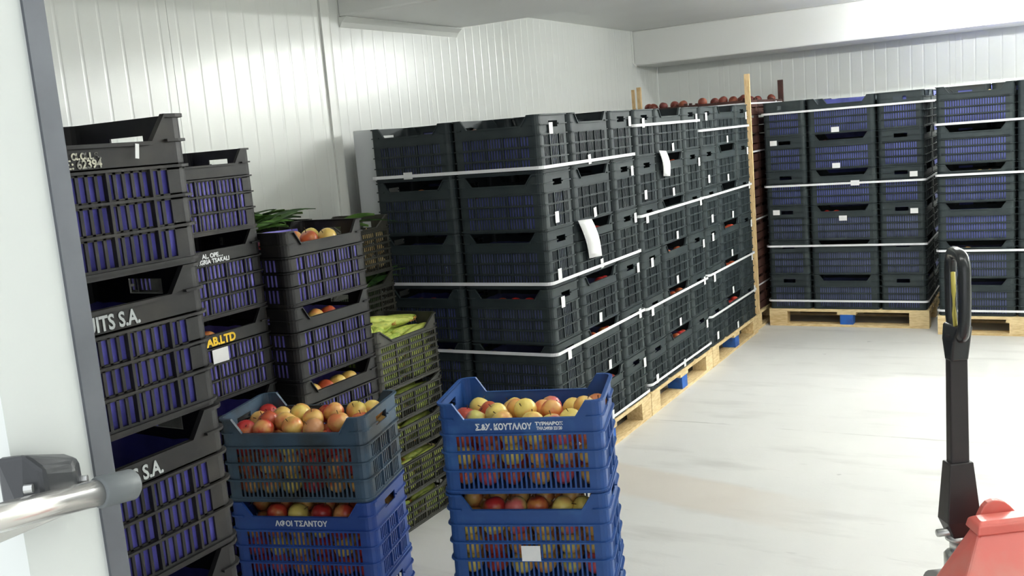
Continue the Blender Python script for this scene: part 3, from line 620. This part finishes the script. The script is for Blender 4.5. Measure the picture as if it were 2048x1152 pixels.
# third stack
for k in range(5):
    txt = 'topmost, heaped with apples' if k == 4 else '%s tier' % tier(k, 5)
    c = crate('third', (-2.52 - 0.1725, 3.2175 - 0.25, 0.2905 * k), HP, 'violet-lined black crate, %s, stack beside leafy greens' % txt, 'crates in the third stack', 'purple', 0.214 if k < 4 else 0.214, name='black_plastic_crate')
    if k == 4:
        fill(c, 'third', 'apple_blush', 3, 'apples packed in the top crate beside the greens', False)
        link('liner_flap', fixn(MB().loops([[(-0.2, 0.146, 0.21), (-0.2, 0.149, 0.21), (-0.19, 0.150, 0.262), (-0.19, 0.147, 0.262)], [(0.0, 0.143, 0.21), (0.0, 0.146, 0.21), (0.0, 0.148, 0.268), (0.0, 0.145, 0.268)], [(0.2, 0.146, 0.21), (0.2, 0.149, 0.21), (0.19, 0.150, 0.26), (0.19, 0.147, 0.26)]]).mesh('liner_flap', M['purple'])), c)
        for (x, y, m) in ((-0.13, -0.09, 'apple_yellow'), (-0.055, -0.03, 'apple_blush'), (0.02, -0.06, 'apple_red'), (0.085, -0.1, 'apple_yellow'), (0.04, 0.04, 'apple_blush'), (-0.1, 0.05, 'apple_red'), (0.13, 0.03, 'apple_yellow')):
            apple(m, place(c, (x, y, 0.232)), HUE[m] + ' apple in the top crate beside the leafy greens', 'apples in the third stack', True, rnd)
    elif k in (3, 2):
        fill(c, 'third', 'apple_blush', 2, 'apples packed in the %s tier crate beside the greens' % tier(k, 5))
        xs = ((-0.06, 'apple_yellow'), (0.02, 'apple_red')) if k == 3 else ((-0.12, 'apple_yellow'), (-0.045, 'apple_red'), (0.03, 'apple_yellow'), (0.105, 'apple_yellow'))
        for (x, m) in xs: apple(m, place(c, (x, -0.115, 0.219)), HUE[m] + ' apple in the opening of %s tier crate beside the greens' % tier(k, 5), 'apples in the third stack', rnd=rnd)
# greens stack (behind the third) and onion stack
def leaf_mesh(L, W, m, seed):
    r = random.Random(seed); mb = MB(); n = 7
    for i in range(n + 1):
        t = i / n; wd = W * math.sin(math.pi * min(1, t * 0.9 + 0.1)) ** 0.8 / 2; z = 0.35 * L * (t - t * t * 0.9) ; c = 0.15 * W
        mb.v += [(L * t, -wd, z + c), (L * t, 0, z), (L * t, wd, z + c)]
        if i: a = 3 * i; mb.f += [(a - 3, a - 2, a + 1, a), (a - 2, a - 1, a + 2, a + 1)]
    return mb.mesh('leaf', m, True)
LEAF = [leaf_mesh(0.26, 0.05, M['leaf'], 1), leaf_mesh(0.32, 0.022, M['leaf'], 2), leaf_mesh(0.2, 0.07, M['leaf_light'], 3), leaf_mesh(0.24, 0.04, M['leaf_light'], 4)]
def bunch(loc, rz, label, group, n=7, spread=0.5, kinds=(0, 1, 2, 3), r=rnd):
    root = empty('leafy_bunch', loc, rz); tag(root, label, 'greens', group)
    for i in range(n): 
        o = link('leaf', LEAF[r.choice(kinds)], root, (r.uniform(-0.03, 0.03), r.uniform(-0.03, 0.03), r.uniform(-0.005, 0.015)), (r.uniform(-0.5, 0.5), r.uniform(-0.28, 0.08), r.uniform(-spread, spread)))
        o.scale = (r.uniform(0.75, 1.1),) * 3
    return root
for k in range(5):
    c = crate('greens', (-2.935 - 0.17, 3.39 - 0.25, 0.2885 * k), HP, 'charcoal mesh crate of leafy greens, %s tier, behind apple stack' % tier(k, 5), 'crates of greens', name='mesh_crate')
    if k == 4: GREEN = c
fl = MB()
for i in range(60):
    a = rnd.uniform(0, 6.28); x, y = rnd.uniform(-0.17, 0.17), rnd.uniform(-0.1, 0.1); fl.loops([[(x, y, 0.012), (x + 0.05 * math.cos(a), y + 0.05 * math.sin(a), 0.012), (x + 0.03, y + 0.03, 0.02)], [(x, y, 0.2), (x + 0.05 * math.cos(a), y + 0.05 * math.sin(a), 0.24), (x + 0.02, y + 0.02, 0.25)]])
GF = fixn(fl.mesh('green_filling', M['leaf']))
tag(link('green_filling', GF, None, tuple(GREEN.location), tuple(GREEN.rotation_euler)), 'leaf mass filling the greens crate behind the apples', 'greens', None, 'stuff')
for i, (x, y, a) in enumerate(((-0.2, -0.05, 0.1), (-0.1, 0.05, -0.2), (0.02, -0.06, 0.3), (-0.16, 0.08, 2.9), (0.12, 0.0, 2.6), (-0.05, -0.02, 0.0), (0.05, 0.08, -0.4), (0.16, -0.05, 2.2))):
    bunch(place(GREEN, (x, y, 0.262)), HP + a, 'bunch of leafy greens on the crate behind the apples', 'bunches of greens', 7, 0.6)
bg = MB().loops([[(0.028 * math.cos(q) * (0.9 + 0.2 * (q % 2)), 0.028 * math.sin(q), 0.0) for q in range(6)], [(0.04 * math.cos(q) * (0.8 + 0.3 * (q % 2)), 0.035 * math.sin(q), 0.03) for q in range(6)], [(0.015 * math.cos(q), 0.02 * math.sin(q), 0.07) for q in range(6)]])
o = link('plastic_bag', fixn(bg.mesh('plastic_bag', M['bag'])), None, place(GREEN, (-0.215, -0.155, 0.279))); tag(o, 'crumpled white plastic bag beside the leafy greens', 'bag')
OX, OY = -2.93 - 0.17, 3.95 - 0.25
def onion_mesh(r):
    return fixn(MB().lathe([(0.001, -0.85 * r), (0.5 * r, -0.72 * r), (0.92 * r, -0.25 * r), (r, 0.1 * r), (0.75 * r, 0.6 * r), (0.28 * r, 0.9 * r), (0.12 * r, 1.15 * r), (0.05 * r, 1.35 * r)], 12).mesh('onion', M['onion'], True))
ON = [onion_mesh(0.032), onion_mesh(0.036)]
for k in range(5):
    txt = {4: 'pale onions', 3: 'dark leafy greens'}.get(k, 'greens')
    c = crate('veg', (OX, OY, 0.2805 * k), HP, 'charcoal mesh crate of %s, %s tier, stack behind the corn' % (txt, tier(k, 5)), 'crates behind the corn', name='mesh_crate')
    if k == 4:
        for z in range(3):
            for i in range(6):
                for j in range(2):
                    o = link('onion', rnd.choice(ON), None, place(c, (-0.19 + 0.076 * i, -0.115 + 0.075 * j, 0.046 + 0.064 * z)), (rnd.uniform(-0.6, 0.6), rnd.uniform(-0.6, 0.6), rnd.uniform(0, 6)))
                    tag(o, 'pale onion in the mesh crate behind the corn', 'onion', 'onions in the mesh crate')
        bunch(place(c, (-0.1, -0.06, 0.235)), 0.9, 'bunch of greens lying on the pale onions', 'bunches of greens', 4, 0.4)
    if k == 3:
        tag(link('green_filling', GF, None, tuple(c.location), tuple(c.rotation_euler)), 'leaf mass filling the crate under the onions', 'greens', None, 'stuff')
        for (x, y, a) in ((-0.15, -0.1, 0.1), (0.0, -0.11, 0.0), (0.1, -0.1, -0.1)):
            bunch(place(c, (x, y, 0.205)), HP + a, 'bunch of dark greens drooping from the crate under the onions', 'bunches of greens', 6, 0.4, (0, 0, 2, 3))
# corn stack
def cob_mesh(L, r, seed):
    q = random.Random(seed); n = 7; lo = []
    for i in range(n + 1):
        t = i / n; rr = r * (0.35 + 1.0 * math.sin(math.pi * min(1, 0.12 + t * 0.86)) ** 0.8) * (1 - 0.25 * t); bend = 0.12 * L * (t - 0.5) ** 2
        lo.append([(L * (t - 0.5), rr * math.cos(k * 6.283 / 9) * (1 + 0.1 * (k % 2)), rr * math.sin(k * 6.283 / 9) * (1 + 0.1 * (k % 2)) + bend) for k in range(9)])
    return fixn(MB().loops(lo).mesh('corn_husk', M['cob'], True))
def silk_mesh(L, seed):
    q = random.Random(seed); mb = MB()
    for i in range(7): mb.tube([(0.46 * L, 0, 0), (0.53 * L, q.uniform(-.008, .008), q.uniform(-.004, .008)), (0.6 * L, q.uniform(-.018, .018), q.uniform(-.012, .012))], [0.003, 0.002, 0.001], 4)
    return mb.mesh('corn_silk', M['cob_tip'])
COB = [(cob_mesh(0.21, 0.024, 1), silk_mesh(0.21, 2)), (cob_mesh(0.19, 0.022, 3), silk_mesh(0.19, 4)), (cob_mesh(0.23, 0.021, 5), silk_mesh(0.23, 6))]
def cob(p, rz, tilt, label, group, roll=0.0):
    k = rnd.randrange(3); root = empty('corn_cob', p, 0); root.rotation_euler = (roll, tilt, rz); tag(root, label, 'corn', group)
    link('husk', COB[k][0], root); link('silk', COB[k][1], root)
GX, GY = -2.575 - 0.17, 3.765 - 0.25
z = 0.0; CORN = []
for k, kind in enumerate(('veg_low', 'veg_mid', 'veg_low', 'veg_low', 'veg')):
    txt = ['bottom low', 'deeper second', 'low third', 'low fourth', 'tall top'][k]
    c = crate(kind, (GX + rnd.uniform(-0.006, 0.006), GY, z), HP, 'charcoal mesh crate of corn, %s crate of the corn stack' % txt, 'crates of corn', name='mesh_crate')
    H = get_crate(kind)['dims'][2]; z += H + 0.0005; n_lay = int((H - 0.06) / 0.044)
    for l in range(n_lay):
        for i in range(2):
            for j in range(3 if l < n_lay - 1 else 5):
                cob(place(c, (-0.117 + 0.234 * i, -0.122 + 0.056 * j, 0.036 + 0.043 * l)), HP + rnd.uniform(-0.12, 0.12) + (0 if rnd.random() < 0.5 else math.pi), rnd.uniform(-0.05, 0.05), 'corn cob in husk inside the %s crate of the corn stack' % txt, 'corn in the %s crate' % txt, rnd.uniform(-1, 1))
    if k == 4:
        for i in range(7):
            cob(place(c, (-0.13 + 0.042 * i, rnd.uniform(-0.05, 0.02), H - 0.028 + rnd.uniform(0, 0.02))), HP + rnd.uniform(-0.9, 0.9), rnd.uniform(-0.15, 0.2), 'corn cob in husk heaped on the tall top corn crate', 'corn heaped on the corn stack', rnd.uniform(-1, 1))
# ------------------------------------------------------------------ blue stacks
def blue_stack(fr, rz, kinds, names, Ht, seed):
    d = get_crate(kinds[0])['dims']; c_, s_ = math.cos(rz), math.sin(rz); lx, ly = d[0] / 2, -d[1] / 2
    cx, cy = fr[0] - (c_ * lx - s_ * ly), fr[1] - (s_ * lx + c_ * ly); out = []
    for k in range(len(kinds)):
        out.append(crate(kinds[k], (cx, cy, (Ht + 0.0005) * k), rz, names[k], None, name='blue_plastic_crate'))
    return out
def fill_visible(root, kind, label, mats, top, r):
    d = get_crate(kind)['dims']; px, py = (d[0] - 0.05) / 6, (d[1] - 0.05) / 4
    fill(root, kind, 'apple_blush', 3 if len(top) > 8 else 4, 'apples packed in the middle of ' + label, True)
    for k in range(3):
        for i in range(6):
            for j in range(4):
                if not (j == 0 or i == 5): continue
                p = (-d[0] / 2 + 0.025 + px * (i + 0.5) + r.uniform(-.004, .004), -d[1] / 2 + 0.0255 + py * (j + 0.5), 0.047 + 0.066 * k + r.uniform(0, .003))
                mm = r.choice(mats); apple(mm, place(root, p), HUE[mm] + ' apple behind the slots of ' + label, 'apples behind the slots of ' + label, False, r)
    for (i, j, h_, m) in top:
        p = (-d[0] / 2 + 0.03 + (d[0] - 0.06) * i, -d[1] / 2 + 0.03 + (d[1] - 0.06) * j, h_)
        apple(m, place(root, p), HUE[m] + ' apple on top of ' + label, 'apples on top of ' + label, True, r)
r2 = random.Random(5); Y, B, RD, PK = 'apple_yellow', 'apple_blush', 'apple_red', 'apple_pink'
BR = blue_stack((-1.232, 2.647), math.radians(18), ['blue_r'] * 3, ['bright blue crate of apples with white lettering on top', 'bright blue crate of apples with a square white sticker', 'bright blue crate at the bottom under the stickered crate'], 0.303, 1)
lettering(BR[2], 'blue_r', 'Σ.&Χ. ΚΟΥΤΑΛΟΥ', -0.052, 0.222, 0.027, 'white_print', 0.0010, 0.82)
lettering(BR[2], 'blue_r', 'ΤΥΡΝΑΒΟΣ', 0.095, 0.230, 0.014, 'white_print', 0.0008, 1.15); lettering(BR[2], 'blue_r', 'ΤΗΛ.24920 22120', 0.095, 0.215, 0.0135, 'white_print', 0.0005, 0.80)
BR[2]['label'] = 'bright blue crate of apples lettered white, topmost of its stack'; BR[0]['label'] = 'bright blue crate standing on the floor under the stickered blue crate'
sticker(BR[1], 'blue_r', 'front', 0.005, 0.105, 0.062, 0.052)
top_r = [(0.16, 0.28, 0.235, PK), (0.30, 0.30, 0.252, Y), (0.36, 0.12, 0.243, Y), (0.42, 0.55, 0.246, Y), (0.50, 0.32, 0.262, Y), (0.57, 0.1, 0.238, Y), (0.60, 0.55, 0.240, B), (0.68, 0.34, 0.256, B), (0.70, 0.10, 0.232, PK), (0.82, 0.15, 0.240, Y), (0.90, 0.40, 0.262, Y), (0.20, 0.62, 0.232, RD), (0.80, 0.68, 0.232, Y), (0.05, 0.5, 0.225, RD), (0.35, 0.85, 0.225, Y), (0.95, 0.85, 0.23, B), (0.62, 0.85, 0.226, PK), (0.10, 0.9, 0.226, Y)]
top_r = [(a, b, h_ - 0.018, m) for a, b, h_, m in top_r]
fill_visible(BR[2], 'blue_r', 'the lettered bright blue crate', [Y, PK, PK, RD, Y, B], top_r, r2)
fill_visible(BR[1], 'blue_r', 'the stickered bright blue crate', [Y, PK, Y, RD, Y], [(0.25, 0.14, 0.235, RD), (0.4, 0.14, 0.234, PK), (0.55, 0.15, 0.237, RD), (0.72, 0.13, 0.233, Y), (0.86, 0.15, 0.233, Y)], r2)
BL = blue_stack((-1.968, 2.393), math.radians(16), ['blue_l', 'blue_l', 'blue_old'], ['deep blue crate standing on the floor under the lettered deep blue crate', 'deep blue crate with pale ΑΦΟΙ ΤΣΑΝΤΟΥ lettering', 'faded slate blue crate heaped with red and yellow apples'], 0.292, 2)
lettering(BL[1], 'blue_l', 'ΑΦΟΙ ΤΣΑΝΤΟΥ', 0.0, 0.216, 0.026, 'white_print', 0.0007, 0.95)
top_l = [(0.10, 0.10, 0.235, RD), (0.20, 0.35, 0.246, RD), (0.24, 0.10, 0.240, B), (0.40, 0.55, 0.252, Y), (0.36, 0.30, 0.246, B), (0.46, 0.12, 0.246, Y), (0.55, 0.38, 0.250, B), (0.62, 0.12, 0.238, PK), (0.66, 0.58, 0.256, B), (0.78, 0.26, 0.246, B), (0.84, 0.62, 0.250, Y), (0.93, 0.72, 0.250, Y), (0.92, 0.38, 0.235, B), (0.2, 0.7, 0.232, Y), (0.55, 0.8, 0.232, RD), (0.76, 0.88, 0.236, Y), (0.05, 0.6, 0.226, B), (0.3, 0.9, 0.226, Y), (0.02, 0.92, 0.226, RD)]
fill_visible(BL[2], 'blue_old', 'the faded slate blue crate', [Y, B, RD, B, RD], top_l, r2)
fill_visible(BL[1], 'blue_l', 'the deep blue lettered crate', [Y, B, RD, PK, RD], [(0.25, 0.15, 0.228, B), (0.42, 0.14, 0.227, Y), (0.6, 0.15, 0.228, RD), (0.78, 0.14, 0.227, B)], r2)
# ------------------------------------------------------------------ pallet truck
JT = math.radians(34)                      # local +y = towards the handle
jk = empty('pallet_truck', (-0.30, 3.36, 0), JT); tag(jk, 'hand pallet truck with red body and upright black handle', 'pallet truck')
def jp(name, mb, m, smooth=False, bv=0.0, parent=None, label=None):
    o = link(name, fixn(mb.mesh(name, M[m], smooth)), parent or jk)
    if bv: bevel(o, bv, 3)
    if label: o['label'] = label
    return o
# handle (nearly upright)
sh = jp('handle_shaft', MB().loops([[(-0.032, -0.018, 0.52), (0.032, -0.018, 0.52), (0.032, 0.018, 0.52), (-0.032, 0.018, 0.52)], [(-0.030, -0.016, 0.99), (0.030, -0.016, 0.99), (0.030, 0.016, 0.99), (-0.030, 0.016, 0.99)]]), 'jack_black', bv=0.006)
jp('handle_bracket', MB().loops([[(-0.030, -0.03, 0.30), (0.038, -0.03, 0.30), (0.038, 0.03, 0.30), (-0.030, 0.03, 0.30)], [(-0.055, -0.035, 0.36), (0.060, -0.035, 0.36), (0.060, 0.035, 0.36), (-0.055, 0.035, 0.36)], [(-0.040, -0.026, 0.56), (0.040, -0.026, 0.56), (0.040, 0.026, 0.56), (-0.040, 0.026, 0.56)]]), 'jack_black', bv=0.004)
loop = []
for q in range(32):
    a = q / 32 * 2 * math.pi; c, sn = math.cos(a), math.sin(a); e = 0.55
    gx = 0.078 * (abs(c) ** e) * (1 if c > 0 else -1) * (1.0 + 0.12 * sn); gz = 0.135 * (abs(sn) ** e) * (1 if sn > 0 else -1)
    loop.append((gx * 0.24 + 0.006, gx * 0.97, 1.115 + gz))
jp('grip_loop', MB().tube(loop, 0.0195, 12, True, 1.0, (0.97, -0.24, 0)), 'grip_black', True)
jp('grip_socket', MB().loops([[(-0.031, -0.020, 0.90), (0.031, -0.020, 0.90), (0.031, 0.020, 0.90), (-0.031, 0.020, 0.90)], [(-0.032, -0.035, 0.97), (0.032, -0.035, 0.97), (0.032, 0.035, 0.97), (-0.032, 0.035, 0.97)], [(-0.02, -0.05, 1.02), (0.03, -0.05, 1.02), (0.03, 0.05, 1.02), (-0.02, 0.05, 1.02)]]), 'grip_black', bv=0.008)
jp('release_lever', MB().tube([(-0.005, -0.01, 0.985), (-0.022, -0.03, 1.06), (-0.018, -0.02, 1.13), (-0.008, 0.0, 1.19)], 0.007, 8), 'lever', True)
# pump, wheel
pm = jp('pump_cylinder', MB().lathe([(0.048, 0.10), (0.048, 0.235), (0.040, 0.245), (0.030, 0.25), (0.030, 0.285), (0.044, 0.29), (0.044, 0.305), (0.012, 0.308)], 20), 'steel', True)
jp('pivot_pin', MB().tube([(-0.075, 0, 0.318), (0.075, 0, 0.318)], 0.013, 12), 'steel', True)
jp('roller', MB().tube([(0.052, -0.012, 0.335), (0.052, 0.012, 0.335)], 0.026, 16), 'steel', True)
for s in (-1, 1): jp('steer_wheel', MB().tube([(s * 0.035, 0, 0.0905), (s * 0.085, 0, 0.0905)], 0.09, 24), 'rubber', True)
# red carriage: sloped A-frame plate with pressed top, forks towards the camera
body = MB().loops([[(-0.28, -0.34, 0.085), (0.28, -0.34, 0.085), (0.28, -0.10, 0.085), (-0.28, -0.10, 0.085)], [(-0.27, -0.30, 0.20), (0.27, -0.30, 0.20), (0.25, -0.09, 0.20), (-0.25, -0.09, 0.20)], [(-0.115, -0.15, 0.415), (0.115, -0.15, 0.415), (0.10, -0.085, 0.415), (-0.10, -0.085, 0.415)]])
body.v = [(x + 0.085, y - 0.02, z - 0.03 if z > 0.3 else z) for x, y, z in body.v]
bd = jp('body_plate', body, 'red_paint', bv=0.012)
cov = MB().loops([[(-0.125, -0.165, 0.408), (0.125, -0.165, 0.408), (0.115, -0.07, 0.408), (-0.115, -0.07, 0.408)], [(-0.118, -0.158, 0.438), (0.118, -0.158, 0.438), (0.108, -0.075, 0.438), (-0.108, -0.075, 0.438)], [(-0.10, -0.14, 0.446), (0.10, -0.14, 0.446), (0.09, -0.09, 0.446), (-0.09, -0.09, 0.446)]])
cov.v = [(x + 0.085, y - 0.02, z - 0.03) for x, y, z in cov.v]; jp('top_cover', cov, 'red_paint', bv=0.006)
hump = MB().prism([(-0.085, 0.37), (0.075, 0.37), (0.055, 0.405), (0.035, 0.428), (0.018, 0.443), (-0.002, 0.451), (-0.022, 0.453), (-0.040, 0.448), (-0.054, 0.435), (-0.066, 0.412)], 1, -0.098, -0.075)
hump.v = [(x + 0.085, y, z) for x, y, z in hump.v]; jp('rear_lug', hump, 'red_paint', bv=0.004)
for s in (-1, 1):
    fk = MB().loops([[(s * 0.20 + 0.005, -0.30, 0.03), (s * 0.20 + 0.165, -0.30, 0.03), (s * 0.20 + 0.165, -0.30, 0.085), (s * 0.20 + 0.005, -0.30, 0.085)], [(s * 0.20 + 0.005, -1.35, 0.03), (s * 0.20 + 0.165, -1.35, 0.03), (s * 0.20 + 0.165, -1.35, 0.085), (s * 0.20 + 0.005, -1.35, 0.085)], [(s * 0.20 + 0.035, -1.45, 0.035), (s * 0.20 + 0.135, -1.45, 0.035), (s * 0.20 + 0.135, -1.45, 0.06), (s * 0.20 + 0.035, -1.45, 0.06)]])
    jp('fork', fk, 'red_paint', bv=0.006)
    jp('fork_roller', MB().tube([(s * 0.20 + 0.055, -1.22, 0.0405), (s * 0.20 + 0.115, -1.22, 0.0405)], 0.04, 16), 'rubber', True)
